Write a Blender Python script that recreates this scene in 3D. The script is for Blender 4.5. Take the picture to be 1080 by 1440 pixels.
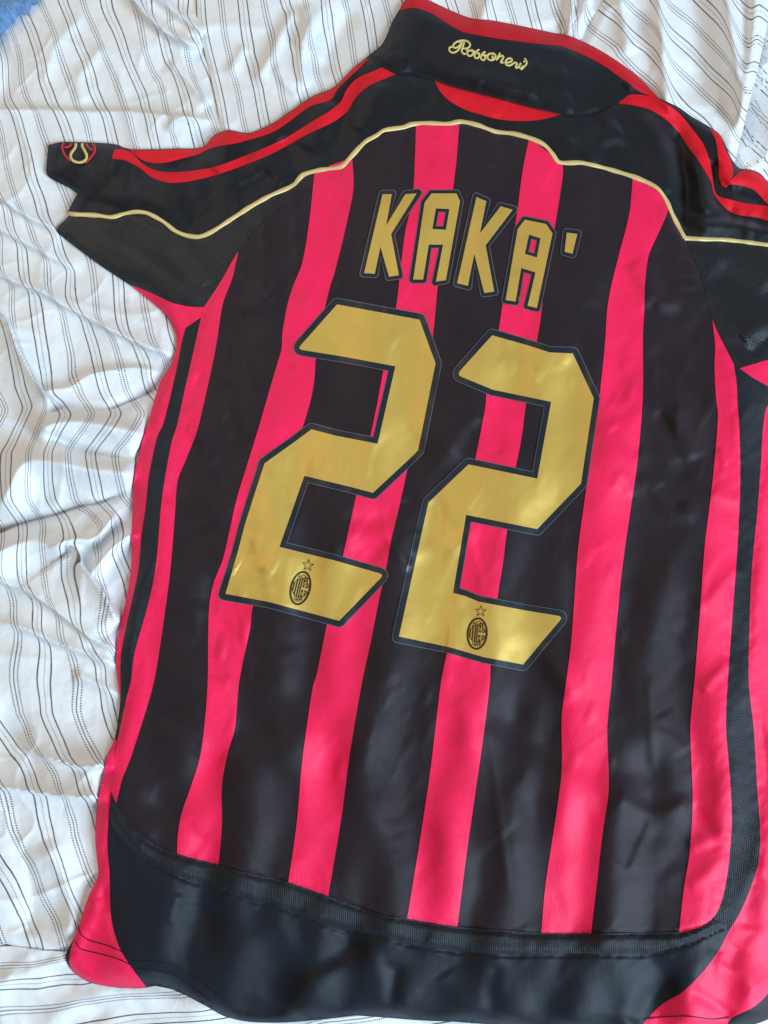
import bpy, math, random
import numpy as np
from mathutils import Vector
from mathutils.geometry import delaunay_2d_cdt

random.seed(7); rng = np.random.default_rng(11)
scene = bpy.context.scene
for o in list(bpy.data.objects):
    bpy.data.objects.remove(o)
C = scene.collection

# ------------------------------------------------------------------ camera
F = 1080.0; D = 0.60; TH = math.radians(12.0)      # focal length in photo pixels, distance to the bed, tilt
CAM = np.array([0.0, -D*math.sin(TH), D*math.cos(TH)])
FWD = np.array([0.0, math.sin(TH), -math.cos(TH)]); UP = np.array([0.0, math.cos(TH), math.sin(TH)])
cd = bpy.data.cameras.new('camera'); cam = bpy.data.objects.new('camera', cd); C.objects.link(cam)
cd.sensor_fit = 'VERTICAL'; cd.sensor_height = 24; cd.sensor_width = 18; cd.lens = 24*F/1440
cam.location = CAM; cam.rotation_euler = (TH, 0, 0); cd.clip_start = 0.01; cd.clip_end = 50
scene.camera = cam
# ------------------------------------------------------------------ light
w = bpy.data.worlds.new('World'); scene.world = w; w.use_nodes = True
bg = w.node_tree.nodes['Background']; bg.inputs[0].default_value = (0.93, 0.95, 1.0, 1); bg.inputs[1].default_value = 0.21
def area(name, d, dist, size, energy, col):
    l = bpy.data.lights.new(name, 'AREA'); l.shape = 'RECTANGLE'; l.size = size[0]; l.size_y = size[1]
    l.energy = energy; l.color = col
    o = bpy.data.objects.new(name, l); C.objects.link(o)
    v = Vector(d).normalized(); o.location = v*dist
    o.rotation_euler = v.to_track_quat('Z', 'Y').to_euler()
area('window_light', (0.85, -0.62, 0.62), 2.4, (0.8, 1.0), 88, (0.60, 0.81, 1.0))
area('room_light', (-0.75, 0.70, 1.0), 2.4, (1.8, 1.8), 21, (1.0, 0.85, 0.64))
scene.view_settings.view_transform = 'Standard'; scene.view_settings.look = 'None'
scene.view_settings.exposure = 0.14; scene.view_settings.gamma = 1.0
scene.render.resolution_x = 768; scene.render.resolution_y = 1024

# ------------------------------------------------------------------ photo pixel + height (mm) -> place
def p2w(p, h):
    p = np.asarray(p, float); h = np.asarray(h, float)
    a = (p[:, 0]-540)/F; b = -(p[:, 1]-720)/F
    d = FWD[None] + a[:, None]*np.array([1.0, 0, 0])[None] + b[:, None]*UP[None]
    t = (h/1000.0 - CAM[2])/d[:, 2]
    return CAM[None] + d*t[:, None]
def mmpx(y):                                        # mm of bed per photo pixel on row y
    b = -(np.asarray(y, float)-720)/F
    return 1000*CAM[2]/(math.cos(TH)-b*math.sin(TH))/F

# ------------------------------------------------------------------ curves and fields
def A(s):                                           # 'x,y x,y ...' -> array
    return np.array([[float(v) for v in q.split(',')] for q in s.split()])
def catmull(P, step=5.0, closed=False):
    P = np.asarray(P, float); n = len(P); out = []
    m = n if closed else n-1
    for i in range(m):
        if closed: a, b, c, d = P[(i-1) % n], P[i], P[(i+1) % n], P[(i+2) % n]
        else: a, b, c, d = P[max(i-1, 0)], P[i], P[i+1], P[min(i+2, n-1)]
        L = np.linalg.norm(c-b); k = max(1, int(round(L/step)))
        # centripetal-ish: scale tangents by the segment length
        t0 = (c-a); t1 = (d-b)
        t0 = t0/(np.linalg.norm(t0)+1e-9)*L*0.9; t1 = t1/(np.linalg.norm(t1)+1e-9)*L*0.9
        for j in range(k):
            t = j/k
            out.append((2*t**3-3*t**2+1)*b+(t**3-2*t**2+t)*t0+(-2*t**3+3*t**2)*c+(t**3-t**2)*t1)
    if not closed: out.append(P[-1])
    return np.array(out)
def straight(P, step=5.0, closed=True):
    P = np.asarray(P, float); n = len(P); out = []
    for i in range(n if closed else n-1):
        b, c = P[i], P[(i+1) % n]; k = max(1, int(round(np.linalg.norm(c-b)/step)))
        for j in range(k): out.append(b+(c-b)*j/k)
    if not closed: out.append(P[-1])
    return np.array(out)
def seg_dist(p, poly, closed=True):                 # distance, signed side, arc parameter 0..1
    n = len(poly); S = poly; E = np.roll(poly, -1, 0)
    if not closed: S = poly[:-1]; E = poly[1:]
    dv = E-S; L2 = (dv**2).sum(1)+1e-12; cum = np.concatenate([[0], np.cumsum(np.sqrt(L2))]); tot = cum[-1]
    d = np.empty(len(p)); sg = np.empty(len(p)); tt = np.empty(len(p)); nd = np.empty((len(p), 2))
    for i in range(0, len(p), 20000):
        q = p[i:i+20000]; r = q[:, None]-S[None]
        t = np.clip((r*dv[None]).sum(2)/L2[None], 0, 1)
        e = r-t[..., None]*dv[None]; dd = (e**2).sum(2); k = dd.argmin(1); ar = np.arange(len(q))
        d[i:i+20000] = np.sqrt(dd[ar, k]); sg[i:i+20000] = np.sign(dv[k, 0]*r[ar, k, 1]-dv[k, 1]*r[ar, k, 0])
        tt[i:i+20000] = (cum[k]+t[ar, k]*np.sqrt(L2[k]))/tot
        nd[i:i+20000] = np.stack([-dv[k, 1], dv[k, 0]], 1)/np.sqrt(L2[k])[:, None]
    return d, sg, tt, nd
def inside(p, poly):
    r = np.zeros(len(p), bool); n = len(poly); x, y = p[:, 0], p[:, 1]
    for i in range(n):
        x0, y0 = poly[i]; x1, y1 = poly[(i+1) % n]
        if y0 == y1: continue
        c = (y0 > y) != (y1 > y)
        r ^= c & (x < (x1-x0)*(y-y0)/(y1-y0)+x0)
    return r
from mathutils.kdtree import KDTree
def kd_of(polys, closed=True, step=1.5):
    Q = np.concatenate([straight(q, step, closed) for q in polys]); t = KDTree(len(Q))
    for i, (x, y) in enumerate(Q): t.insert((x, y, 0), i)
    t.balance(); return t
def kd_dist(p, t):
    f = t.find
    return np.array([f((x, y, 0.0))[2] for x, y in p.tolist()])
def sdist(p, poly):                                 # positive inside
    d = seg_dist(p, poly)[0] if len(poly) < 60 else kd_dist(p, kd_of([poly]))
    return np.where(inside(p, poly), d, -d)
class Field:                                        # a function of the bed plane, tabulated once and read back bilinearly
    def __init__(s, fn, x0, x1, y0, y1, st):
        s.x0, s.y0, s.st = x0, y0, st; xs = np.arange(x0, x1+st, st); ys = np.arange(y0, y1+st, st); X, Y = np.meshgrid(xs, ys)
        s.g = fn(np.stack([X.ravel(), Y.ravel()], 1)).reshape(X.shape)
    def __call__(s, p):
        p = np.asarray(p, float); a = np.clip((p[:, 0]-s.x0)/s.st, 0, s.g.shape[1]-1.001); b = np.clip((p[:, 1]-s.y0)/s.st, 0, s.g.shape[0]-1.001)
        i = a.astype(int); j = b.astype(int); a = a-i; b = b-j; g = s.g
        return (g[j, i]*(1-a)+g[j, i+1]*a)*(1-b)+(g[j+1, i]*(1-a)+g[j+1, i+1]*a)*b
def sm(x, a, b):
    t = np.clip((x-a)/(b-a), 0, 1); return t*t*(3-2*t)
class Noise:
    def __init__(s, lo, hi, n, seed, aniso=None):
        g = np.random.default_rng(seed); wl = np.exp(g.uniform(math.log(lo), math.log(hi), n)); an = g.uniform(0, math.pi*2, n)
        if aniso: an = g.normal(aniso[0], aniso[1], n)
        s.k = np.stack([np.cos(an), np.sin(an)], 1)*(2*math.pi/wl)[:, None]; s.ph = g.uniform(0, 7, n); s.a = (wl/hi)**0.8; s.a /= math.sqrt((s.a**2).sum()/2)
    def __call__(s, p):
        r = np.zeros(len(p))
        for k, f, a in zip(s.k, s.ph, s.a): r += a*np.sin(p@k+f)
        return r
def fold_field(p, folds, jog=None, over=0.0):                 # sum of folds: (path, amp0, amp1, width on the far side, width on the near side, [jog])
    h = np.zeros(len(p)); J = np.zeros((len(p), 2)); O = np.zeros((len(p), 2))
    for f in folds:
        P = catmull(f[0], 9.0); wn, wp = f[3], f[4]
        e = f[5] if len(f) > 5 else 0.0
        if jog is None: wn, wp = wn*1.25+1.2, wp*1.25+1.2
        else: wn, wp = max(wn, 6.0), max(wp, 6.0)
        m = 7*max(wn, wp) if jog is not None else 3.2*max(wn, wp)
        lo = P.min(0)-m; hi = P.max(0)+m
        idx = np.nonzero((p[:, 0] > lo[0]) & (p[:, 0] < hi[0]) & (p[:, 1] > lo[1]) & (p[:, 1] < hi[1]))[0]
        if not len(idx): continue
        d, sg, t, nd = seg_dist(p[idx], P, False)
        ta = sm(t, 0, 0.16)*sm(1-t, 0, 0.16); amp = (f[1]+(f[2]-f[1])*t)*ta
        wd = np.where(sg > 0, wp, wn)
        ex = 2.0 if jog is None else np.where(wd > 1.6*min(wn, wp), 1.0, 1.5)
        h[idx] += amp*np.exp(-np.abs(d/wd)**ex)
        if over and max(wn, wp)/min(wn, wp) > 2 and f[1] > 0:
            O[idx] += (over*amp*np.exp(-np.abs(d/wd)**1.7)*(1 if wp < wn else -1))[:, None]*nd
        if jog is not None and e:
            s = d*sg; ww = 0.5*(wn+wp)
            J[idx] += (e*ta*np.tanh(s/(0.6*ww))*np.exp(-(s/(4.5*ww))**2))[:, None]*nd
    if over: return h, J, O
    return (h, J) if jog is not None else h

# ------------------------------------------------------------------ outlines traced from the photograph (photo pixels)
TOP_L = A('68,204 85,200 110,200 140,201 163,203 180,209 215,210 250,209 285,207 300,191 320,183 350,187 380,175 410,155 440,135 470,122 495,97 515,81 536,64')
COL_TOP = A('536,64 543,52 551,32 561,14 569,1 582,-9 603,0 633,14 661,25 694,29 736,37 778,46 800,50 834,65 864,83 893,104 917,127 926,138')
TOP_R = A('926,138 953,150 973,164 997,178 1013,190 1027,220 1040,237 1053,238 1068,243 1081,256 1120,275 1180,292 1240,320 1236,380 1222,440 1212,470')
SIDE_R = A('1212,470 1170,490 1130,520 1108,560 1098,640 1092,720 1088,800 1085,880 1088,960 1095,1040 1104,1120 1112,1200 1120,1280 1128,1350 1122,1402')
HEM = A('1122,1402 1085,1431 1060,1441 1025,1449 970,1458 900,1462 820,1456 740,1447 690,1441 640,1437 590,1435 540,1431 500,1428 450,1434 400,1438 350,1437 315,1429 290,1415 260,1399 241,1391 219,1386 206,1389 183,1390 144,1386 120,1379 101,1365 93,1352')
SIDE_L = A('93,1352 92,1345 96,1334 105,1317 113,1295 125,1259 138,1230 137,1214 134,1185 134,1165 136,1134 143,1102 152,1060 161,1039 166,1012 169,984 165,955 164,914 169,879 179,834 184,802 185,747 187,700 188,680 193,648 209,591 225,538 245,502 247,470 227,436 184,401 143,374 96,339 82,327 81,320 95,305 97,297 101,286 109,272 107,269 85,257 66,246 65,235 68,204')
SIL = np.concatenate([catmull(q, 7)[:-1] for q in (TOP_L, COL_TOP, TOP_R, SIDE_R, HEM, SIDE_L)])
HEMFLAP = A('270,-260 273,-40 274,0 281,57 294,95 298,123 306,160 314,190 330,250 420,300 700,300 900,260 900,-260')
SIDEFOLD = A('905,-260 862,-20 845,8 829,35 817,57 805,90 800,180 860,300 1000,330 1023,262 1034,225 1050,160 1065,100 1078,40 1092,-40 1120,-260')
LOWER = A('-340,1310 -60,1322 0,1328 18,1331 60,1337 92,1339 140,1345 300,1345 700,1380 900,1420 1000,1400 1160,1360 1420,1340 1420,1720 -340,1720')

# ------------------------------------------------------------------ bed cover: folds (mm high, px wide)
SHEET_FOLDS = [
 (A('-60,156 0,158 60,158 120,161 180,161 230,166 310,172'), 4, 5, 6, 26, 4),
 (A('170,-40 190,0 215,30 245,52 290,69'), 6, 6, 8, 7, 6),
 (A('200,-30 233,5 275,38 300,50'), 5, 4, 7, 8, 5),
 (A('236,84 262,112 296,150'), 3, 3, 7, 12, 3),
 (A('232,188 241,176 262,168 300,172'), 2, 1.2, 6, 8, 3),
 (A('-50,240 0,273 26,293 63,315 98,334'), 4, 4, 20, 5, 4),
 (A('-50,298 0,319 31,336 67,356 118,384'), 4, 3, 18, 5, 5),
 (A('-60,356 0,383 29,396 60,407 94,428 120,440 154,459 188,475 231,495 262,510'), 4.5, 6, 18, 4, 5),
 (A('-20,430 0,450 10,465 18,488 36,523 55,555 78,580'), 7, 9, 5, 20, 7),
 (A('45,560 57,553 100,547 125,531 160,524 205,521 235,528'), 3, 5, 5, 18, -3),
 (A('60,585 90,573 135,577 157,575 183,564 235,540'), -4, -4, 7, 6, 0),
 (A('44,618 72,597 110,594 160,602 215,615'), 11, 9, 20, 22, 0),
 (A('55,606 87,621 120,635 154,641 200,648'), -5, -4, 7, 6, 0),
 (A('-10,730 12,690 34,652 80,652 130,662 215,668'), 13, 11, 24, 24, 0),
 (A('-40,760 0,748 20,739 53,730 77,724 114,712 142,706 185,688'), -6, -4, 7, 6, 1),
 (A('-30,790 0,776 40,762 80,772 103,782'), 8, 7, 16, 22, 3),
 (A('66,768 100,760 132,757 166,718'), 6, 8, 9, 6, 6),
 (A('92,768 103,776 107,793 122,814 151,851 172,884'), 9, 9, 4, 22, -2),
 (A('120,818 143,788 165,764 200,744'), 6, 8, 10, 9, 4),
 (A('-40,800 0,814 31,824 57,838 86,859 122,887 151,908 180,925'), 5, 7, 20, 5, 5),
 (A('-50,868 0,874 33,880 67,895 88,904 114,912 143,926 180,945'), 4, 6, 17, 7, 5),
 (A('100,946 115,952 141,965 185,985'), 3, 3, 9, 9, 3),
 (A('20,1042 56,1058 87,1067 118,1073 170,1081'), 3, 9, 18, 5, 4),
 (A('-60,1098 0,1104 37,1107 78,1112 104,1116 160,1126'), 4, 10, 26, 4, 4),
 (A('-40,1010 10,1030 40,1060 60,1100'), -2.5, -2, 16, 16, 2),
 (A('60,1180 90,1240 100,1290 88,1325'), 3, 3, 20, 16, 2),
 (A('20,1180 45,1250 40,1320'), -2, -2, 14, 14, 2),
 (A('-20,40 10,90 4,150'), -3, -3, 16, 16, 3),
 (A('120,20 80,60 60,120'), 1.6, 1.6, 10, 14, 1),
 (A('150,60 110,110 120,150'), 1.5, 1.5, 12, 9, 1),
]
FLAP_FOLDS = [
 (A('356,118 375,90 395,50 418,8'), 3.5, 3, 7, 13, 2), (A('420,70 432,40 428,5'), 3, 3, 6, 10, 2),
 (A('432,128 424,90 432,50 450,10'), 4, 4, 12, 6, 2), (A('385,90 402,118 425,140'), 2, 2, 6, 6, 1),
 (A('318,105 334,84 345,60'), 2, 2, 6, 8, 1), (A('452,110 470,60 500,10'), -3, -3, 18, 18, 1),
 (A('690,-20 680,20 670,60'), 3, 3, 14, 10, 2), (A('805,-30 803,20 798,60'), 4, 4, 6, 6, 5), (A('832,-30 818,20 808,60'), 4, 4, 6, 5, 5)]
SIDE_FOLDS = [
 (A('922,-60 928,0 933,60 938,130 940,190'), 5, 5, 12, 16, 9), (A('1010,-60 1022,0 1031,60 1040,130 1040,200'), 6, 5, 16, 14, 10),
 (A('872,-40 876,20 884,80'), 3, 3, 12, 12, 3), (A('975,-40 985,60 995,150'), -3, -3, 22, 22, 2),
 (A('1056,-60 1062,0 1056,80 1040,190'), 4, 4, 10, 8, -6)]
LOW_FOLDS = [(A('-40,1395 60,1360 110,1345'), 2.5, 2.5, 14, 8, 3), (A('40,1460 120,1405 210,1398 320,1440'), 2, 2, 18, 18, 2),
 (A('60,1365 100,1385 150,1440'), -2, -2, 14, 14, 2)]
n_big = Noise(90, 260, 22, 3); n_mid = Noise(28, 80, 26, 4); n_fine = Noise(9, 24, 26, 5); n_rid1 = Noise(120, 330, 16, 41); n_rid2 = Noise(45, 120, 20, 42); n_msk = Noise(150, 400, 10, 43); n_warp = Noise(110, 260, 14, 9); n_warp2 = Noise(45, 95, 18, 10)
sil_d = Field(lambda p: sdist(p, SIL), -280, 1360, -240, 1680, 4.0)
def jersey_mask(p):
    return sm(sil_d(p), -14, 34)
def sheet_h(p, layer, want_jog=False):
    folds = {'main': SHEET_FOLDS, 'flap': FLAP_FOLDS, 'side': SIDE_FOLDS, 'low': LOW_FOLDS, 'under': []}[layer]
    h, J, O = fold_field(p, folds, True, 0.8)
    rk = sm(n_msk(p), -0.6, 0.9)
    h = 2.3*h + 1.6*n_big(p)+3.0*np.exp(-np.abs(n_rid1(p))*2.4)+rk*1.3*np.exp(-np.abs(n_rid2(p))*2.6)-1.6+0.28*n_mid(p)*(1 if layer != 'flap' else 0.6)+0.08*n_fine(p)
    if layer == 'main':
        h -= 9*sm(sdist(p, HEMFLAP), 2, 26)+9*sm(sdist(p, LOWER), -14, 10)+6*sm(sdist(p, SIDEFOLD), 0, 20)
    if layer == 'flap': h += 3.5*sm(sdist(p, HEMFLAP), -2, 4)-6*sm(sdist(p, SIDEFOLD), 0, 16)
    if layer == 'side': h += 4+5.0*sm(sdist(p, SIDEFOLD), -1, 12)
    if layer == 'low': h += -4.0
    m = jersey_mask(p); h = h*(1-m)-1.0*m
    return (h, J, O*(1-sm(sil_d(p), -45, -6))[:, None]) if want_jog else h
def bed_top(p):                                      # top of the bedding under the shirt
    h = np.maximum(sheet_h(p, 'main'), np.where(sdist(p, LOWER) > 0, sheet_h(p, 'low'), -9))
    h = np.where(sdist(p, HEMFLAP) > -3, np.maximum(h, sheet_h(p, 'flap')), h)
    h = np.where(sdist(p, SIDEFOLD) > -3, np.maximum(h, sheet_h(p, 'side')), h)
    return h

# ------------------------------------------------------------------ shirt: height
J_FOLDS = [
 (A('180,262 230,290 270,318'), 2.0, 2.0, 14, 10), (A('250,340 275,370 290,405'), 2.2, 2.0, 12, 10), (A('330,268 355,262 385,240'), -2.2, -2, 9, 9), (A('300,262 340,250 380,222'), 2.2, 2.2, 12, 12),
 (A('520,170 560,140 590,112'), 1.6, 1.6, 16, 14), (A('548,160 585,150 612,130'), -1.4, -1.4, 10, 10), (A('840,215 870,205 895,220 900,245'), -1.8, -1.8, 9, 10), (A('805,215 835,195 870,170'), 1.6, 1.6, 9, 9),
 (A('955,330 985,345 1030,350'), -1.5, -1.5, 7, 6), (A('990,395 1010,430 1030,490'), 1.6, 1.6, 11, 11), (A('925,340 935,400 960,460'), -1.8, -1.6, 10, 10),
 (A('345,520 350,600 330,680 300,760'), 2.2, 2.2, 13, 13), (A('285,840 275,900 250,980'), 2.0, 2.0, 14, 12), (A('300,800 292,860 270,930'), -1.6, -1.6, 10, 10), (A('372,360 366,430 372,500'), 1.4, 1.4, 14, 14),
 (A('400,900 405,960 380,1040'), 1.8, 1.8, 16, 14), (A('540,900 535,980 510,1080 505,1180'), 1.8, 1.8, 16, 14), (A('585,960 575,1060 552,1180'), -1.6, -1.6, 15, 15), (A('760,950 745,1030 735,1130 720,1230'), 1.8, 1.8, 15, 15),
 (A('570,300 578,340 560,400'), 1.0, 1.0, 14, 14), (A('690,230 700,260 690,300'), -1.0, -1.0, 14, 14), (A('820,300 835,370 830,440'), 1.4, 1.4, 18, 16), (A('865,470 872,540 868,600'), -1.2, -1.2, 13, 13),
 (A('120,325 180,352 240,392 290,428'), 3, 3, 12, 16), (A('100,282 150,290 200,312 250,345'), -3.5, -1, 7, 9),
 (A('150,262 220,278 300,268'), 3, 3, 18, 16), (A('396,190 408,225 418,265'), -4, -3, 11, 9), (A('350,215 385,240 400,262'), 3, 2, 12, 9),
 (A('465,225 484,165 496,120 514,84'), -4, -5, 13, 11), (A('430,215 450,180 470,140'), 3.5, 3, 14, 14), (A('505,190 520,150 530,110'), 3, 3, 14, 14),
 (A('300,245 315,215 322,185'), 3.5, 4, 13, 11), (A('255,250 262,230 280,206'), -2.5, -3, 12, 10), (A('168,205 195,222 225,235 262,228'), -3, -2, 7, 8),
 (A('95,215 120,240 150,262'), 2.5, 2, 16, 12), (A('116,228 110,250 100,262'), -1.2, -1.2, 6, 6),
 (A('552,66 560,78 566,98'), -1.8, -1.4, 6, 7), (A('545,58 562,60 584,76'), 1.3, 1.3, 7, 7), (A('540,80 552,92 575,100'), 1.5, 1, 5, 5),
 (A('745,82 762,105 782,110 800,96'), 1.9, 1.9, 9, 11), (A('750,128 772,124 810,120'), -2, -1.6, 12, 12), (A('800,150 845,130 885,118'), -3, -4, 16, 12),
 (A('640,100 700,118 760,135'), 2, 2, 10, 10),
 (A('600,175 640,150 660,178'), -0.8, -0.8, 8, 8), (A('690,200 700,175 700,160'), -1, -1, 5, 5), (A('820,225 850,200 880,185'), 2.5, 3, 14, 14), (A('800,200 830,175 850,165'), -2, -2, 10, 12),
 (A('895,160 922,190 937,235 944,280'), 5, 4, 16, 14), (A('936,175 956,215 963,280 962,335'), -6, -7, 12, 9), (A('965,215 985,250 990,300 980,330'), 5, 5, 12, 9),
 (A('1002,220 1004,262 1010,285 1040,305'), -4, -4, 7, 6), (A('985,318 1020,312 1080,326 1140,335'), 5, 5, 7, 10), (A('970,300 1000,306 1040,308 1085,318'), -4, -4, 6, 5),
 (A('1012,200 1018,235 1020,262'), 3, 3, 7, 8), (A('1020,262 1036,250 1055,246 1085,262'), 4, 4, 8, 8), (A('1030,268 1060,278 1085,298'), -3, -3, 8, 7),
 (A('945,362 960,370 976,372'), 0.9, 0.9, 4, 4), (A('944,380 962,385 984,384'), 1, 1, 4, 4), (A('950,400 968,402 988,398'), 0.9, 0.9, 4, 4),
 (A('1000,380 1040,400 1100,430'), -2.5, -2, 16, 16), (A('1040,480 1065,460 1100,450'), 3.5, 3, 14, 14), (A('1055,500 1068,482 1082,478'), -2, -2, 5, 6),
 (A('885,365 905,395 930,424 962,420'), 2.6, 2.2, 11, 9), (A('905,425 940,452 985,478'), -2.4, -2, 13, 12), (A('910,490 950,530 1000,572'), -1.8, -1.5, 10, 9),
 (A('920,575 942,612 955,650 965,680'), -3, -2.4, 11, 8), (A('945,570 962,610 975,650'), 2.2, 2, 14, 12), (A('890,672 920,685 945,720 985,718'), 2.0, 2.6, 10, 10), (A('925,680 945,705 965,712'), -1.6, -1.6, 6, 6),
 (A('860,600 880,622 900,640'), -1.6, -1.4, 9, 9), (A('862,690 876,668 890,700'), 1.2, 1.2, 5, 6), (A('855,560 880,575 905,590'), 1.4, 1.4, 10, 10),
 (A('1008,632 1018,645 1026,652'), 1, 1, 4, 4), (A('1000,690 1020,700 1045,705'), 1.2, 1.2, 9, 7), (A('978,862 1005,835 1045,790'), 1.4, 1.4, 6, 8), (A('985,975 1003,955 1030,925'), 1.3, 1.3, 6, 7),
 (A('965,1195 1000,1180 1032,1168'), 1.4, 1.4, 8, 6), (A('970,1130 995,1160 1010,1200'), -1.3, -1.3, 8, 8), (A('965,1250 1000,1225 1022,1200'), 1.1, 1.1, 8, 7),
 (A('770,900 782,940 812,985'), 2.2, 2, 9, 12), (A('690,985 740,1030 800,1065 870,1085 950,1075'), -4.2, -3.6, 24, 18), (A('720,1080 790,1120 850,1120'), 2, 2, 22, 24), (A('860,1115 905,1142 930,1146 975,1122'), 2.8, 2.8, 9, 14),
 (A('690,1000 695,1080 716,1265'), 0.9, 0.9, 4, 5), (A('915,940 916,1010 919,1090'), 0.9, 0.9, 4, 5), (A('884,1230 900,1190 918,1150'), 1.2, 1.2, 4, 8), (A('930,1000 952,1040 965,1060'), 1.6, 1.6, 10, 10),
 (A('640,980 660,1010 655,1060'), 1.2, 1.2, 10, 12), (A('545,950 560,1000 600,1040'), -1.4, -1.4, 16, 16),
 (A('430,955 380,1005 310,1065 240,1125 200,1165'), -3.5, -5, 26, 22), (A('450,1010 370,1080 300,1150 280,1200'), 2.5, 2.5, 26, 22), (A('240,1010 215,1060 195,1130'), 2, 2, 16, 20), (A('262,1150 280,1180 310,1190'), -1, -1, 6, 7),
 (A('230,712 255,668 280,612'), -2.4, -2, 10, 10), (A('258,752 300,728 350,690'), 1.0, 0.8, 4, 5), (A('262,765 300,748 330,735'), -0.8, -0.8, 4, 5), (A('302,680 320,610 322,530'), -2.2, -1.6, 12, 10), (A('330,660 336,620 334,590'), -1.0, -1.0, 8, 8),
 (A('262,600 272,606 288,612'), 1.2, 1.2, 5, 5), (A('252,580 270,545 282,520'), -1.2, -1.2, 8, 6), (A('250,870 262,810 300,770'), 2.2, 1.8, 16, 16), (A('300,960 310,900 330,880'), -1.6, -1.6, 13, 13),
 (A('335,440 360,425 385,410'), 1.8, 1.8, 13, 10), (A('355,440 362,428 370,420'), 0.6, 0.6, 2.5, 4), (A('330,395 370,400 420,395'), -1.6, -1.6, 12, 12), (A('396,470 404,495 412,520'), -1.1, -1.1, 4, 5), (A('440,330 470,345 500,350'), 1, 1, 12, 12),
 (A('552,805 575,745 602,668 650,600'), 2.2, 2.2, 13, 12), (A('568,700 578,725 580,752'), -1.6, -1.6, 8, 7), (A('556,760 562,780 578,800'), 1.2, 1.2, 5, 6), (A('625,640 645,610 672,575'), 1.6, 1.6, 8, 9), (A('640,560 655,600 660,640'), -1.2, -1.2, 9, 9),
 (A('478,728 510,733 560,722'), -1.5, -1.5, 8, 8), (A('480,760 515,755 552,745'), 1.2, 1.2, 9, 9), (A('515,790 530,775 545,760'), -0.9, -0.9, 6, 6),
 (A('414,770 404,815 392,862'), 1.5, 1.5, 16, 9), (A('374,640 400,680 415,720'), -1.0, -1.0, 8, 8), (A('508,812 494,850 474,880'), 1.0, 1.0, 7, 5), (A('372,800 362,830 352,850'), -0.9, -0.9, 9, 9),
 (A('648,822 640,860 630,930'), 1.4, 1.4, 12, 5), (A('575,782 610,770 655,772'), 1.2, 1.2, 9, 10), (A('610,700 630,735 652,750'), -0.9, -0.9, 9, 9), (A('700,500 735,525 760,520'), 0.9, 0.9, 10, 12), (A('720,720 760,700 785,700'), 0.4, 0.4, 12, 12),
 (A('668,590 690,610 705,640'), -0.9, -0.9, 6, 7), (A('600,440 630,470 650,500'), 1, 1, 14, 14), (A('500,600 560,590 600,560'), 0.7, 0.7, 16, 16),
 (A('520,1318 460,1340 415,1375 385,1450'), -4.0, -4.5, 22, 34), (A('545,1340 480,1362 428,1392 408,1450'), 3.0, 3.0, 22, 10), (A('558,1350 552,1400 548,1445'), -3, -3, 8, 10), (A('420,1300 350,1330 260,1345'), 2, 2, 28, 22),
 (A('235,1300 245,1280 250,1255'), 0.8, 0.8, 5, 6), (A('620,1365 640,1400 650,1440'), 1.8, 1.8, 18, 16), (A('700,1352 690,1390 696,1440'), -1.6, -1.6, 8, 8), (A('790,1350 830,1390 850,1440'), 1.4, 1.4, 18, 18), (A('952,1372 915,1405 890,1445'), -3, -3, 10, 12),
 (A('500,1300 470,1290 420,1278'), 0.8, 0.8, 8, 8), (A('600,1318 612,1330 618,1345'), 0.8, 0.8, 5, 5), (A('890,1310 900,1325 915,1342'), 0.9, 0.9, 6, 5), (A('735,1300 742,1325 740,1345'), 0.8, 0.8, 5, 5), (A('350,1225 356,1245 350,1268'), 0.7, 0.7, 5, 5),
 (A('970,1390 1005,1412 1035,1432'), -1.8, -1.8, 5, 7), (A('1000,1360 1040,1370 1070,1400'), 2.4, 2.4, 14, 14), (A('1048,1310 1055,1270 1072,1230'), -2.5, -2.5, 8, 12), (A('1040,1330 1030,1350 1020,1360'), -1.2, -1.2, 8, 8),
 (A('146,1180 143,1230 148,1290'), -3, -2, 4, 5), (A('137,1260 130,1290 120,1310'), 1.8, 1.8, 7, 7), (A('155,1260 165,1310 182,1345'), -1.2, -1.2, 6, 6),
 (A('190,760 184,860 172,940'), 1.5, 1.5, 8, 8), (A('232,560 220,620 205,680'), 1.2, 1.2, 9, 9),
]
nj_big = Noise(110, 300, 20, 21); nj_mid = Noise(38, 100, 24, 22); nj_fine = Noise(12, 30, 22, 23); nj_drape = Noise(70, 170, 16, 31, (0.12, 0.22)); nj_crease = Noise(26, 60, 22, 33, (0.25, 0.45)); nj_long = Noise(110, 260, 12, 37, (0.14, 0.13)); nj_seam = Noise(14, 34, 12, 25)
COLLAR = np.concatenate([catmull(A('536,64 543,52 551,32 561,14'), 5)[:-1], catmull(A('561,14 583,11 606,18 628,32 650,44 678,50 722,57 764,62 790,65 819,76 849,92 879,113 902,129 922,137'), 5)[:-1],
    catmull(A('922,137 905,133 886,133 870,144 858,148 843,157 819,163 790,161 750,151 694,136 639,122 611,112 583,105 558,102 536,92 520,79'), 5)[:-1], A('520,79')])
COLLAR_ALL = np.concatenate([catmull(COL_TOP, 6)[:-1], catmull(A('926,138 905,133 886,133 870,144 858,148 843,157 819,163 790,161 750,151 694,136 639,122 611,112 583,105 558,102 536,92 520,79'), 6)])
PIPE_BODY = A('96,301 118,302 137,303 157,305.5 173,301 190,297.5 207,299.5 229,311 245.5,324 262,331 279,333 295,327.5 318,313 350,292 380,275 413,260 426,246 450,239 480,234 492,222 514,199 530,190 540,183 567,179 578,175 597,173 630,174 647,171 672,176 697,185 722,188 750,196 767,205 778,218 786,228 820,229 860,239 900,252 925,265 937,282 947,305 963,335')
PIPE_R = A('963,335 985,336 1020,337 1080,344 1140,352 1226,366')
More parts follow.
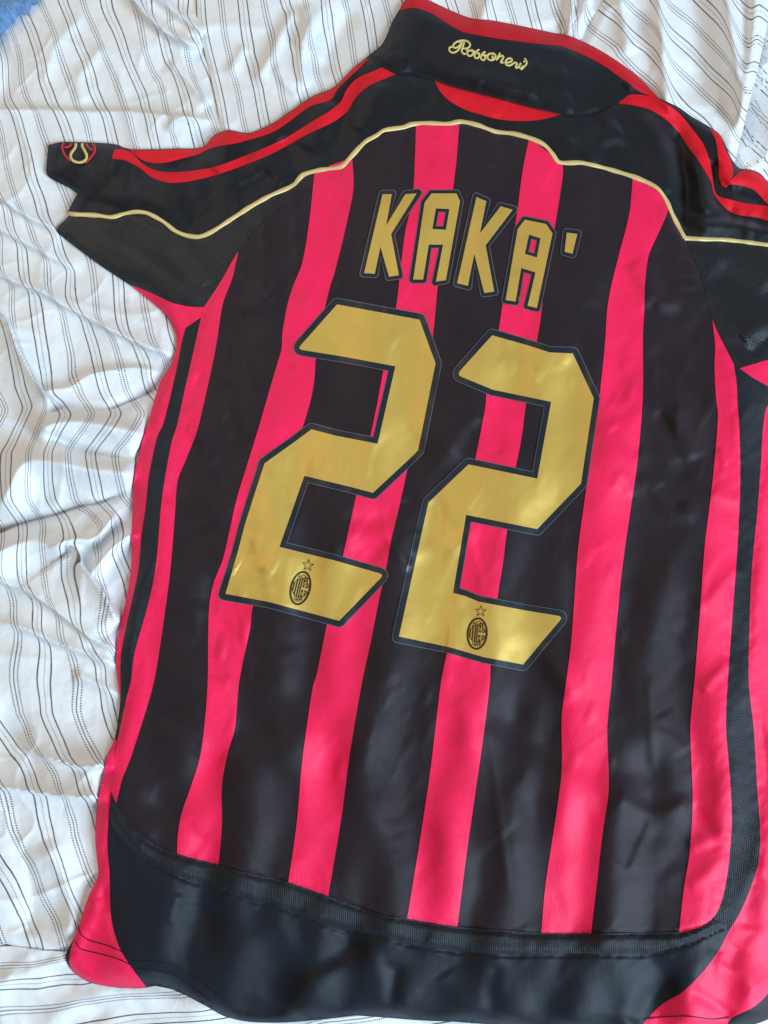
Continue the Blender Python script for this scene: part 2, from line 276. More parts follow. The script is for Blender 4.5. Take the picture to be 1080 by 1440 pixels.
J = lambda *q: np.concatenate([x[:-1] for x in q[:-1]]+[q[-1]])
S = lambda s, step=4.5: catmull(A(s), step)
pipe = catmull(PIPE_BODY, 4.5); pipe_r = catmull(PIPE_R, 4.5)
ARM_L = S('400,267 388,283 365,315 336,352 311,395 287,432'); ARM_R = S('963,335 972,355 985,385 1002,450 1018,485 1032,512')
STRIP_L_R = S('283,446 272,495 260,548 249,598 241,624 230,685 226,718 220,790 213,830 202,873 189,920 184,960 181,970 172,1008 164,1048 157,1084 156,1116')
STRIP_L_L = S('261,461 256,480 252,501 241,552 229,598 221,615 209,672 205,712 199,751 194.5,802 187,838 177,883 170,924 169.5,985')
STRIP_R_L = S('1032,512 1036,540 1037,565 1040,610 1041,680 1037,770 1032,840 1024,950 1021,1020 1027,1100 1029,1160 1022,1235 1010,1280 990,1302 955,1313')
STRIP_R_R = S('1092,550 1076,580 1070,655 1065,720 1057,805 1054,880 1053,960 1060,1025 1065,1110 1069,1170 1067,1210 1057,1245 1040,1285 1026,1308')
TRIM_UP = S('156,1116 163,1131 178,1155 200,1179 225,1194 250,1203 310,1219 350,1230 400,1241 460,1262 540,1289 572,1294 640,1305 715,1311 760,1314 840,1315 890,1314 955,1313')
TRIM_LO = S('154,1140 156,1160 163,1170 178,1189 200,1206 225,1220 275,1240 325,1257 400,1277 450,1297 490,1310 540,1317 590,1330 640,1337 690,1342 765,1341 840,1341 915,1340 960,1328 1003,1309 1024,1299')
HEM_R = S('1026,1308 1012,1335 990,1365 960,1395 930,1413 905,1440 896,1462')
FLAP_R = S('164,1042 158,1078 156,1113 153,1143 151,1190 154,1228 155,1276 159,1305 168.5,1334 183,1358 206,1388.5')
SEAM = S('520,79 536,92 558,102 583,105 611,112 639,122 694,136 750,151 790,161 819,163 843,157 858,148 870,144 886,133 905,134 926,139')
SEAMS = [pipe, pipe_r, ARM_L, ARM_R, STRIP_L_R, STRIP_L_L, STRIP_R_L, STRIP_R_R, TRIM_UP, TRIM_LO, HEM_R, FLAP_R, S('287,432 265,431 240,425 215,413 184,401'), S('1040,518 1080,506 1150,486 1205,472')]
seam_kd = kd_of(SEAMS, False, 2.0)
def jersey_raw(p):
    d = np.maximum(sil_d(p), 0); ins = sil_d(p) > -8
    bt = np.zeros(len(p)); k = np.nonzero(ins & (d < 42))[0]; bt[k] = bed_top(p[k])
    h = bt*sm(40-d, 0, 40) + 2.6 + 7.8*(1-np.exp(-d/6.5)) + 2.0*(1-np.exp(-d/60.0))
    wr = sm(d, 1, 22)
    h += 1.2*fold_field(p, J_FOLDS)*(0.25+0.75*wr) + wr*(0.95*nj_big(p)+0.16*nj_mid(p)+0.03*nj_fine(p)+(0.35+0.65*sm(p[:, 1], 250, 850))*(2.0*nj_drape(p)+1.5*np.exp(-(nj_long(p)*0.95)**2)*sm(nj_big(p[:, ::-1]*1.3), -0.6, 0.6))+(0.45+0.35*sm(520-p[:, 0], -100, 200))*sm(1200-p[:, 1], 0, 120)*np.maximum(nj_crease(p)-0.4, 0)*sm(nj_big(p[:, ::-1]), -0.2, 1.0))
    c = np.full(len(p), -50.0); k = np.nonzero((p[:, 1] < 200) & (p[:, 0] > 490) & (p[:, 0] < 960))[0]; c[k] = sdist(p[k], COLLAR_ALL)
    h += 6.5*sm(c, -2, 26)-1.2*np.exp(-(c/5.0)**2)
    e = np.full(len(p), 60.0); k = np.nonzero(ins)[0]; e[k] = kd_dist(p[k], seam_kd)
    h += -0.55*np.exp(-(e/4.5)**2)+0.20*nj_seam(p)*np.exp(-(e/13.0)**2)
    k = np.nonzero(ins & (p[:, 1] > 1100))[0]; tb = sdist(p[k], np.concatenate([TRIM_UP, S('955,1313 985,1304 1003,1294'), TRIM_LO[::-1]]))
    h[k] += 1.3*sm(tb, 0, 9)-0.9*np.exp(-((tb+1.5)/3.2)**2)      # the hem trim is a raised, padded band between two sunk seams
    return h
jersey_h = Field(jersey_raw, 44, 1256, -28, 1480, 2.0)

# ------------------------------------------------------------------ materials
def mat(name, col, rough=0.6, metal=0.0, spec=0.5, sheen=0.0, sheen_tint=(1, 1, 1), bumps=(), var=0.12, var_scale=40, aniso=0):
    m = bpy.data.materials.new(name); m.use_nodes = True; nt = m.node_tree; b = nt.nodes['Principled BSDF']
    b.inputs['Roughness'].default_value = rough; b.inputs['Metallic'].default_value = metal
    b.inputs['Specular IOR Level'].default_value = spec
    b.inputs['Sheen Weight'].default_value = sheen; b.inputs['Sheen Tint'].default_value = (*sheen_tint, 1); b.inputs['Sheen Roughness'].default_value = 0.45
    uv = nt.nodes.new('ShaderNodeUVMap'); uv.uv_map = 'UVMap'
    def noise(sx, sy, det=3):
        mp = nt.nodes.new('ShaderNodeMapping'); mp.inputs['Scale'].default_value = (sx, sy, 1); nt.links.new(uv.outputs[0], mp.inputs[0])
        n = nt.nodes.new('ShaderNodeTexNoise'); n.inputs['Scale'].default_value = 1; n.inputs['Detail'].default_value = det; nt.links.new(mp.outputs[0], n.inputs[0])
        return n
    n = noise(var_scale, var_scale*0.6, 5); n2 = noise(1500, 420, 2)
    mix = nt.nodes.new('ShaderNodeMath'); mix.operation = 'ADD'; nt.links.new(n.outputs[0], mix.inputs[0]); nt.links.new(n2.outputs[0], mix.inputs[1])
    mr = nt.nodes.new('ShaderNodeMapRange'); mr.inputs[1].default_value = 0.6; mr.inputs[2].default_value = 1.4; mr.inputs[3].default_value = 1-var; mr.inputs[4].default_value = 1+var
    nt.links.new(mix.outputs[0], mr.inputs[0])
    cm = nt.nodes.new('ShaderNodeVectorMath'); cm.operation = 'SCALE'; cm.inputs[0].default_value = col; nt.links.new(mr.outputs[0], cm.inputs['Scale'])
    nt.links.new(cm.outputs[0], b.inputs['Base Color'])
    last = None
    for kind, s, dist in bumps:
        if kind == 'weave':   t = noise(s, s*0.28, 2); out = t.outputs[0]
        elif kind == 'grain': t = noise(s, s, 3); out = t.outputs[0]
        elif kind == 'mesh':
            t = nt.nodes.new('ShaderNodeTexVoronoi'); mp = nt.nodes.new('ShaderNodeMapping'); mp.inputs['Scale'].default_value = (s, s*0.75, 1); mp.inputs['Rotation'].default_value = (0, 0, 0.5)
            t.inputs['Randomness'].default_value = 0.25; t.inputs['Scale'].default_value = 1; nt.links.new(uv.outputs[0], mp.inputs[0]); nt.links.new(mp.outputs[0], t.inputs[0]); out = t.outputs[0]
        elif kind == 'rib':
            t = nt.nodes.new('ShaderNodeTexWave'); mp = nt.nodes.new('ShaderNodeMapping'); mp.inputs['Scale'].default_value = (s, s*0.22, 1)
            t.inputs['Scale'].default_value = 0.3; t.inputs['Distortion'].default_value = 2.2; t.inputs['Detail'].default_value = 2; nt.links.new(uv.outputs[0], mp.inputs[0]); nt.links.new(mp.outputs[0], t.inputs[0]); out = t.outputs[1]
        bp = nt.nodes.new('ShaderNodeBump'); bp.inputs['Strength'].default_value = 1; bp.inputs['Distance'].default_value = dist; nt.links.new(out, bp.inputs['Height'])
        if last: nt.links.new(last.outputs[0], bp.inputs['Normal'])
        last = bp
    if last: nt.links.new(last.outputs[0], b.inputs['Normal'])
    return m
M = {}
M['dark'] = mat('dark_brown_satin', (0.0150, 0.0082, 0.0106), 0.60, 0, 0.23, 0.22, (1.0, 0.75, 0.98), [('weave', 1000, 0.00009), ('grain', 2200, 0.0001)], 0.40)
M['black'] = mat('black_satin', (0.0055, 0.0055, 0.0068), 0.58, 0, 0.24, 0.18, (0.75, 0.8, 1.0), [('weave', 1000, 0.00010), ('grain', 2200, 0.0001)], 0.45)
M['navy'] = mat('black_navy_satin', (0.0058, 0.0075, 0.0120), 0.58, 0, 0.24, 0.16, (0.6, 0.75, 1.0), [('weave', 1000, 0.00010), ('grain', 2200, 0.0001)], 0.45)
M['mesh'] = mat('black_mesh_knit', (0.006, 0.0064, 0.008), 0.5, 0, 0.42, 0.08, (0.6, 0.75, 1.0), [('mesh', 640, 0.0005)], 0.2)
M['rib'] = mat('black_rib_knit', (0.0068, 0.0082, 0.0115), 0.6, 0, 0.34, 0.10, (0.6, 0.75, 1.0), [('rib', 800, 0.00018), ('grain', 800, 0.0004)], 0.3)
M['red'] = mat('red_satin', (0.89, 0.0095, 0.082), 0.58, 0, 0.32, 0.12, (1, 0.6, 0.85), [('weave', 1000, 0.00020), ('grain', 2200, 0.0001)], 0.16)
M['red2'] = mat('red_twill_trim', (0.72, 0.006, 0.018), 0.65, 0, 0.25, 0.04, (1, 0.5, 0.6), [('grain', 1100, 0.0003)], 0.10)
M['redrib'] = mat('red_rib_trim', (0.60, 0.005, 0.016), 0.65, 0, 0.25, 0.04, (1, 0.5, 0.6), [('mesh', 900, 0.0004)], 0.12)
M['gold'] = mat('gold_print', (0.62, 0.395, 0.082), 0.47, 0.30, 0.35, 0, (1, 1, 1), [('weave', 1200, 0.00008)], 0.09, 25)
M['border'] = mat('charcoal_print', (0.011, 0.015, 0.021), 0.46, 0, 0.38, 0, (1, 1, 1), [('grain', 200, 0.0002)], 0.1)
M['film'] = mat('clear_film_rim', (0.095, 0.092, 0.11), 0.35, 0, 0.5, 0, (1, 1, 1), [], 0.1)
M['ink'] = mat('brown_print_ink', (0.028, 0.019, 0.008), 0.5, 0, 0.3, 0, (1, 1, 1), [], 0.1)
M['piping'] = mat('gold_piping', (0.74, 0.56, 0.23), 0.42, 0.12, 0.5, 0.1, (1, 1, 0.8), [('grain', 1200, 0.0002)], 0.12)
M['thread_gold'] = mat('gold_thread', (0.80, 0.64, 0.22), 0.42, 0.1, 0.5, 0.1, (1, 1, 0.8), [('grain', 2600, 0.0006)], 0.25, 900)
M['thread_red'] = mat('red_thread', (0.62, 0.02, 0.03), 0.5, 0, 0.4, 0.1, (1, 0.6, 0.6), [('grain', 2600, 0.0005)], 0.2, 900)
M['thread_dark'] = mat('dark_thread', (0.03, 0.004, 0.008), 0.6, 0, 0.3)
M['thread_black'] = mat('black_thread', (0.004, 0.004, 0.005), 0.6, 0, 0.3)
M['blue'] = mat('blue_terry_cloth', (0.15, 0.27, 0.47), 0.95, 0, 0.1, 0.4, (0.8, 0.9, 1), [('grain', 420, 0.004)], 0.4, 300)

def sheet_mat():
    m = bpy.data.materials.new('white_pinstripe_cotton'); m.use_nodes = True; nt = m.node_tree; b = nt.nodes['Principled BSDF']
    b.inputs['Roughness'].default_value = 0.8; b.inputs['Specular IOR Level'].default_value = 0.2; b.inputs['Sheen Weight'].default_value = 0.12
    uv = nt.nodes.new('ShaderNodeUVMap'); uv.uv_map = 'UVMap'
    sp = nt.nodes.new('ShaderNodeSeparateXYZ'); nt.links.new(uv.outputs[0], sp.inputs[0])
    def mth(op, a, bb=None, c=None):
        n = nt.nodes.new('ShaderNodeMath'); n.operation = op
        for i, v in enumerate((a, bb, c)):
            if v is None: continue
            if isinstance(v, (int, float)): n.inputs[i].default_value = v
            else: nt.links.new(v, n.inputs[i])
        return n.outputs[0]
    P = 0.0372
    nz = nt.nodes.new('ShaderNodeTexNoise'); nz.inputs['Scale'].default_value = 130; nz.inputs['Detail'].default_value = 2; nt.links.new(uv.outputs[0], nz.inputs[0])
    u = mth('ADD', mth('DIVIDE', sp.outputs[0], P), mth('MULTIPLY', mth('SUBTRACT', nz.outputs[0], 0.5), 0.014))
    t = mth('FRACT', u); v = sp.outputs[1]
    def line(c, hw):                                # soft-edged line at t = c
        d = mth('ABSOLUTE', mth('SUBTRACT', t, c))
        return mth('SUBTRACT', 1.0, mth('SMOOTH_MIN', mth('MAXIMUM', mth('DIVIDE', mth('SUBTRACT', d, hw*0.6), hw*0.8), 0.0), 1.0, 0.01))
    def dots(per, duty):
        d = mth('FRACT', mth('DIVIDE', v, per)); return mth('LESS_THAN', d, duty)
    dA = dots(0.00135, 0.55); dB = dots(0.00150, 0.58)
    s = line(0.25-0.105, 0.0135)
    for q in (line(0.25+0.105, 0.0135), mth('MULTIPLY', line(0.25, 0.0105), mth('MULTIPLY', dA, 0.75)), mth('MULTIPLY', line(0.75, 0.010), 0.9),
              mth('MULTIPLY', line(0.75-0.062, 0.012), dB), mth('MULTIPLY', line(0.75+0.062, 0.012), dB)):
        s = mth('MAXIMUM', s, q)
    n2 = nt.nodes.new('ShaderNodeTexNoise'); n2.inputs['Scale'].default_value = 500; n2.inputs['Detail'].default_value = 2; nt.links.new(uv.outputs[0], n2.inputs[0])
    s = mth('MULTIPLY', s, mth('ADD', 0.72, mth('MULTIPLY', n2.outputs[0], 0.45)))
    mx = nt.nodes.new('ShaderNodeMix'); mx.data_type = 'RGBA'; nt.links.new(s, mx.inputs[0])
    mx.inputs[6].default_value = (0.80, 0.795, 0.79, 1); mx.inputs[7].default_value = (0.09, 0.082, 0.087, 1)
    nt.links.new(mx.outputs[2], b.inputs['Base Color'])
    n3 = nt.nodes.new('ShaderNodeTexNoise'); n3.inputs['Scale'].default_value = 95; n3.inputs['Detail'].default_value = 5; n3.inputs['Distortion'].default_value = 0.6; nt.links.new(uv.outputs[0], n3.inputs[0])
    n4 = nt.nodes.new('ShaderNodeTexNoise'); n4.inputs['Scale'].default_value = 1600; nt.links.new(uv.outputs[0], n4.inputs[0])
    b1 = nt.nodes.new('ShaderNodeBump'); b1.inputs['Strength'].default_value = 1; b1.inputs['Distance'].default_value = 0.0008; nt.links.new(n3.outputs[0], b1.inputs['Height'])
    b2 = nt.nodes.new('ShaderNodeBump'); b2.inputs['Strength'].default_value = 1; b2.inputs['Distance'].default_value = 0.00012; nt.links.new(n4.outputs[0], b2.inputs['Height']); nt.links.new(b1.outputs[0], b2.inputs['Normal'])
    nt.links.new(b2.outputs[0], b.inputs['Normal'])
    return m
M['sheet'] = sheet_mat()

# ------------------------------------------------------------------ object helpers
def empty(name, loc, label, cat):
    o = bpy.data.objects.new(name, None); C.objects.link(o); o.location = loc; o.empty_display_size = 0.05
    o['label'] = label; o['category'] = cat
    return o
def make(name, V, Fc, m, parent, uvs=None, label=None, smooth=True, normals=None):
    me = bpy.data.meshes.new(name); me.from_pydata([tuple(v) for v in V], [], [tuple(int(i) for i in f) for f in Fc]); me.update()
    if smooth: me.polygons.foreach_set('use_smooth', [True]*len(me.polygons))
    if uvs is None: uvs = np.asarray(V)[:, :2]
    ul = me.uv_layers.new(name='UVMap'); li = np.empty(len(me.loops), np.int32); me.loops.foreach_get('vertex_index', li)
    ul.data.foreach_set('uv', np.asarray(uvs, float)[li].ravel())
    me.materials.append(m)
    if normals is not None: me.normals_split_custom_set_from_vertices([tuple(v) for v in normals])
    o = bpy.data.objects.new(name, me); C.objects.link(o)
    if parent: o.parent = parent; o.matrix_parent_inverse = Wm(parent).inverted()
    if label: o['label'] = label
    return o
def Wm(o):
    from mathutils import Matrix
    m = Matrix.Translation(o.location)
    while o.parent: o = o.parent; m = m if o.type != 'EMPTY' else Matrix.Translation(o.location) 
    return m
LAT = {}
def lattice(sp):                                    # one jittered lattice for all layers, so that stacked panels share their points
    if sp not in LAT:
        dy = sp*0.866; ys = np.arange(-290, 1740, dy); xs = np.arange(-360, 1440, sp)
        X, Y = np.meshgrid(xs, ys); X = X+(np.arange(len(ys)) % 2)[:, None]*sp*0.5
        g = np.stack([X.ravel(), Y.ravel()], 1); LAT[sp] = g+np.random.default_rng(5).uniform(-0.12, 0.12, g.shape)*sp
    return LAT[sp]
def triangulate(outline, holes=(), spacing=6.0):
    lo = outline.min(0); hi = outline.max(0); G = lattice(spacing)
    g = G[(G[:, 0] > lo[0]) & (G[:, 0] < hi[0]) & (G[:, 1] > lo[1]) & (G[:, 1] < hi[1])]
    if len(g): g = g[inside(g, outline)]
    loops = [outline]+list(holes)
    for h in holes: g = g[~inside(g, h)] if len(g) else g
    if len(g):                                      # keep the lattice a little clear of the border
        r = max(1, int(round(0.5*spacing))); W, H = (hi-lo+2*r+8).astype(int); ras = np.zeros((H, W), bool)
        Q = (np.concatenate([straight(l, 1.0) for l in loops])-lo+r+2).astype(int)
        for dy in range(-r, r+1):
            for dx in range(-r, r+1):
                if dx*dx+dy*dy <= r*r: ras[Q[:, 1]+dy, Q[:, 0]+dx] = True
        q = (g-lo+r+2).astype(int); g = g[~ras[q[:, 1], q[:, 0]]]
    P = np.concatenate(loops+[g]); edges = []; o = 0
    for l in loops:
        n = len(l); edges += [(o+i, o+(i+1) % n) for i in range(n)]; o += n
    res = delaunay_2d_cdt([Vector((float(x), float(y))) for x, y in P], edges, [], 0, 1e-4)
    V = np.array([(v.x, v.y) for v in res[0]]); T = np.array([f for f in res[2]], int)
    c = V[T].mean(1); k = inside(c, outline)
    for h in holes: k &= ~inside(c, h)
    T = T[k]
    a = V[T]; cr = (a[:, 1, 0]-a[:, 0, 0])*(a[:, 2, 1]-a[:, 0, 1])-(a[:, 1, 1]-a[:, 0, 1])*(a[:, 2, 0]-a[:, 0, 0])
    T[cr > 0] = T[cr > 0][:, ::-1]                  # photo y runs down: turn the faces up
    used = np.unique(T); re = -np.ones(len(V), int); re[used] = np.arange(len(used))
    return V[used], re[T]
def rim(V3, T, drop):                               # walls along the open border, `drop` metres down (own vertices, so the edge stays crisp)
    T = np.asarray(T); N = len(V3); e = np.concatenate([T[:, [0, 1]], T[:, [1, 2]], T[:, [2, 0]]]).astype(np.int64)
    B = e[~np.isin(e[:, 0]*N+e[:, 1], e[:, 1]*N+e[:, 0])].tolist()
    idx = {}; nv = []; nf = []; base = len(V3)
    dr = drop if np.ndim(drop) else np.full(len(V3), drop)
    def g(i):
        if i not in idx:
            idx[i] = base+len(nv); nv.append(V3[i]); nv.append(V3[i]-np.array([0, 0, dr[i]]))
        return idx[i]
    for a, b in B:
        i, j = g(a), g(b); nf.append((i, i+1, j+1)); nf.append((i, j+1, j))
    return np.array(nv).reshape(-1, 3), nf
def surf_normal(P, e=1.6):                          # normal of the shirt's surface itself, free of the triangulation
    ax = np.array([e, 0.0]); ay = np.array([0.0, e])
    u = p2w(P+ax, jersey_h(P+ax))-p2w(P-ax, jersey_h(P-ax)); v = p2w(P-ay, jersey_h(P-ay))-p2w(P+ay, jersey_h(P+ay))
    n = np.cross(u, v); return n/np.linalg.norm(n, axis=1)[:, None]
def panel(name, outline, off, m, parent, spacing=6.0, holes=(), seam=(0.5, 3.0), thick=0.9, label=None, pucker=0.0, extra=None):
    P, T = triangulate(straight(np.asarray(outline, float), 4.5), [np.asarray(h, float) for h in holes], spacing)
    h = jersey_h(P)+off
    V = p2w(P, h); nv, nf = rim(V, T, thick/1000.0)
    uv = p2w(P, np.zeros(len(P)))[:, :2]; uvr = nv[:, :2] if len(nv) else np.zeros((0, 2)); N = surf_normal(P)
    kx = {tuple(np.round(V[i], 7)): i for i in range(len(V))}
    rn = np.array([N[kx[tuple(np.round(nv[i-i % 2], 7))]] for i in range(len(nv))]).reshape(-1, 3)
    return make(name, np.concatenate([V, nv]), list(T)+nf, m, parent, np.concatenate([uv, uvr]), label, normals=np.concatenate([N, rn]))
def tube(name, path, r, off, m, parent, closed=False, seg=7, label=None, step=2.5, smoothp=True, flat=1.0, wob=0.0, twist=0.0):
    paths = path if isinstance(path, list) else [path]; VV = []; FF = []; base = 0
    for P in paths:
        P = catmull(P, step, closed) if smoothp else np.asarray(P, float)
        if len(P) < 2: continue
        t = np.gradient(P, axis=0) if not closed else (np.roll(P, -1, 0)-np.roll(P, 1, 0)); t /= np.linalg.norm(t, axis=1)[:, None]+1e-9
        nrm = np.stack([-t[:, 1], t[:, 0]], 1); n = len(P); h0 = jersey_h(P)+off
        s = np.arange(n)*step
        rr = r*(1+wob*np.sin(s*0.37+1)+0.7*wob*np.sin(s*0.13)) if wob else np.full(n, r)
        rows = []
        for k in range(seg):
            a = math.pi*(k/(seg-1))*1.16-0.08*math.pi
            q = P+nrm*(rr*math.cos(a))[:, None]; z = h0+rr*0.55*flat*math.sin(a)+twist*np.sin(s*1.9+k*1.3)
            rows.append(p2w(q, z))
        R = np.stack(rows, 1); VV.append(R.reshape(-1, 3)); N = n if closed else n-1
        for i in range(N):
            j = (i+1) % n
            for k in range(seg-1): FF.append((base+i*seg+k, base+i*seg+k+1, base+j*seg+k+1, base+j*seg+k))
        base += n*seg
    return make(name, np.concatenate(VV), FF, m, parent, None, label)
def offset_poly(P, d, rnd=True):                    # grow a polygon outwards: rounded outer corners, sharp inner ones
    P = np.asarray(P, float); n = len(P)
    area2 = sum(P[i][0]*P[(i+1) % n][1]-P[(i+1) % n][0]*P[i][1] for i in range(n))
    if area2 < 0: P = P[::-1]
    out = []
    for i in range(n):
        a, b, c = P[i-1], P[i], P[(i+1) % n]; u = (b-a)/np.linalg.norm(b-a); v = (c-b)/np.linalg.norm(c-b)
        nu = np.array([u[1], -u[0]]); nv = np.array([v[1], -v[0]]); cr = u[0]*v[1]-u[1]*v[0]
        if cr > 0.02 and rnd and d > 0:
            a0 = math.atan2(nu[1], nu[0]); a1 = math.atan2(nv[1], nv[0])
            while a1 < a0: a1 += 2*math.pi
            k = max(2, int((a1-a0)/0.3))
            # squared-off rounding: a smaller arc pushed out along the mitre
            bis = (nu+nv)/np.linalg.norm(nu+nv); ml = d/max(0.35, math.cos((a1-a0)/2)); c0 = b+bis*(ml-d)*0.45
            for j in range(k+1):
                an = a0+(a1-a0)*j/k; out.append(c0+d*np.array([math.cos(an), math.sin(an)]))
        else:
            bis = (nu+nv)/np.linalg.norm(nu+nv); co = max(0.35, float(bis@nu)); out.append(b+bis*d/co)
    return np.array(out)

# ------------------------------------------------------------------ the bed cover
cover = empty('duvet_cover', (0, 0, -0.012), 'crumpled white cotton duvet cover with dark pinstripes spread under the football shirt', 'bedding')
SL = [(-300, .28), (0, .28), (160, .33), (300, .36), (420, .34), (500, .2), (540, .3), (560, .7), (576, .5), (585, -.5), (630, -.6), (641, .1), (660, .15), (695, .25), (706, .9), (722, .8), (735, .2), (755, -.12), (790, .2), (810, .3), (850, .28), (900, .4), (950, .46), (1100, .52), (1330, .42), (1700, .4)]
slope_y = np.array([q[0] for q in SL]); slope_v = np.array([q[1] for q in SL])
gy = np.arange(-320, 1760, 2.0); gv = np.concatenate([[0], np.cumsum(np.interp(gy[:-1]+1, slope_y, slope_v)*2.0)]); gv -= np.interp(111, gy, gv)
def fabric_uv(p, J, layer):
    q = p+J*1.5; x, y = q[:, 0], q[:, 1]; s = mmpx(p[:, 1])/1000.0; Y = p2w(np.stack([p[:, 0], y], 1), np.zeros(len(p)))[:, 1]
    wv = 1.2*n_warp(p)+0.22*n_warp2(p)
    if layer == 'main':
        k = np.interp(y, [-300, 850, 1000, 1700], [1, 1, 0.87, 0.87])
        u = (x-68-np.interp(y, gy, gv)+3.0*wv)*s*k+0.25*0.0372; v = Y
    elif layer == 'flap': u = (x-340-0.19*y+1.6*wv)*s*(1.0)+0.25*0.0372; v = Y
    elif layer == 'low': u = (y+0.17*x-1394+2.5*wv)*s*0.96+0.25*0.0372; v = x*s
    else:
        o = 0 if layer == 'side' else 21
        u = (0.74*x-0.67*y-(0.74*850-0.67*22)+o+2.2*wv)*s*1.02+0.25*0.0372; v = (0.67*x+0.74*y)*s
    return np.stack([u, v], 1)
def cover_panel(name, P, T, layer, label=None, drop=0.0016):
    h, Jg, Ov = sheet_h(P, layer, True); V = p2w(P+Ov, h); nv, nf = rim(V, T, drop); uv = fabric_uv(P, Jg, layer)
    uvr = []
    if len(nv):
        key = {tuple(np.round(V[i], 7)): i for i in range(len(V))}
        for i in range(0, len(nv), 2): uvr += [uv[key[tuple(np.round(nv[i], 7))]]]*2
    o = make(name, np.concatenate([V, nv]), list(T)+nf, M['sheet'], cover, np.concatenate([uv, np.array(uvr).reshape(-1, 2)]), label)
    return o
def grid(x0, x1, y0, y1, st):
    xs = np.arange(x0, x1+1, st); ys = np.arange(y0, y1+1, st); X, Y = np.meshgrid(xs, ys); P = np.stack([X.ravel(), Y.ravel()], 1); n = len(xs)
    i = np.arange(len(ys)-1)[:, None]*n+np.arange(n-1)[None]; i = i.ravel()
    T = np.concatenate([np.stack([i, i+n, i+1], 1), np.stack([i+1, i+n, i+n+1], 1)])
    return P, T
P, T = grid(-200, 1280, -180, 1620, 2.6)
d = sil_d(P); dl = sdist(P, LOWER)
keep = (d < 60) & (dl < 34)                          # nothing of it is needed deep under the shirt or the lower layer
T = T[keep[T].all(1)]; us = np.unique(T); re = -np.ones(len(P), int); re[us] = np.arange(len(us))
cover_panel('main_layer', P[us], re[T], 'main')
for nm, poly, lay, sp in (('hemmed_flap', HEMFLAP, 'flap', 5.0), ('folded_layer', SIDEFOLD, 'side', 5.0), ('lower_layer', LOWER, 'low', 6.5)):
    P, T = triangulate(straight(poly, 5) if lay == 'low' else catmull(poly, 5, True), (), sp)
    d = sil_d(P); T = T[(d < 60)[T].all(1)]; us = np.unique(T); re = -np.ones(len(P), int); re[us] = np.arange(len(us))
    cover_panel(nm, P[us], re[T], lay)
UNDER = A('985,-220 1340,-220 1340,420 1150,420 1000,330')
P, T = triangulate(straight(UNDER, 6), (), 6)
cover_panel('under_layer', P, T, 'under')
blue = A('-240,-200 70,-200 56,-30 50,0 36,13 20,24 4,40 -30,74 -120,120 -240,150')
P, T = triangulate(catmull(blue, 5, True), (), 5)
db = seg_dist(P, catmull(blue, 5, True))[0]
h = sheet_h(P, 'main')+3.5+9*(1-np.exp(-db/14.0))+0.8*n_fine(P); V = p2w(P, h); nv, nf = rim(V, T, 0.004)
bl = make('blanket', np.concatenate([V, nv]), list(T)+nf, M['blue'], None); bl['label'] = 'fuzzy blue blanket corner lying on the white pinstripe cover'; bl['category'] = 'blanket'

# the mattress the cover lies on: only its surroundings would show past the cover's edge
M['ticking'] = mat('white_mattress_cotton', (0.74, 0.735, 0.73), 0.85, 0, 0.2, 0.1, (1, 1, 1), [('grain', 300, 0.0006)], 0.05)
mv = []; mf = []
for z, k in ((-0.24, 1.0), (-0.22, 1.02), (-0.05, 1.02), (-0.035, 1.012), (-0.030, 0.995)):
    mv += [(sx*1.0*k-0.05, sy*1.1*k+0.05, z) for sx, sy in ((-1, -1), (1, -1), (1, 1), (-1, 1))]
for r in range(4):
    for i in range(4): mf.append((r*4+i, r*4+(i+1) % 4, r*4+4+(i+1) % 4, r*4+4+i))
mf += [(16, 17, 18, 19), (3, 2, 1, 0)]
mo = make('mattress', np.array(mv), mf, M['ticking'], None, smooth=False); mo['kind'] = 'structure'
# ------------------------------------------------------------------ the shirt
shirt = empty('football_shirt', (0, 0, 0), 'red and black striped football shirt with gold number 22, laid face down', 'shirt')
P, T = triangulate(SIL*1.0, (), 6.0)
hh = jersey_h(P); bt = bed_top(P); V = p2w(P, hh-1.3); dr = np.maximum(hh-1.3-bt-0.15, 0.3)/1000
nv, nf = rim(V, T, dr)
make('front_panel', np.concatenate([V, nv]), list(T)+nf, M['black'], shirt)

iL = int(np.argmin(((pipe-np.array([400, 267]))**2).sum(1)))
# --- back panel, its red stripes
S0R = 'x'
BACK = J(pipe[iL:], ARM_R, STRIP_R_L, TRIM_UP[::-1], STRIP_L_R[::-1], ARM_L[::-1])[:-1]
def dedupe(P):
    P = np.asarray(P); k = np.linalg.norm(P-np.roll(P, 1, 0), axis=1) > 0.6; return P[k]
BACK = dedupe(BACK)
back = panel('back_panel', BACK, 0.0, M['dark'], shirt, 4.5, seam=(0.7, 4), pucker=0.35, label='dark brown black satin back of the shirt')
def pipe_between(x0, x1):
    i = int(np.argmin(np.abs(pipe[:, 0]-x0)+1e3*(pipe[:, 1] > 345))); j = int(np.argmin(np.abs(pipe[:, 0]-x1)))
    return pipe[i:j+1]
def trim_between(x0, x1):
    i = int(np.argmin(np.abs(TRIM_UP[:, 0]-x0))); j = int(np.argmin(np.abs(TRIM_UP[:, 0]-x1))); return TRIM_UP[i:j+1]
def stripe(left, right):                            # two edges drawn downwards; ends tucked under piping and hem trim
    L = S(left); R = S(right); P = dedupe(np.concatenate([L, R[::-1]]))
    return panel('stripe', P, 0.38, M['red'], back, 4.5, seam=(0.12, 1.5), thick=0.5)
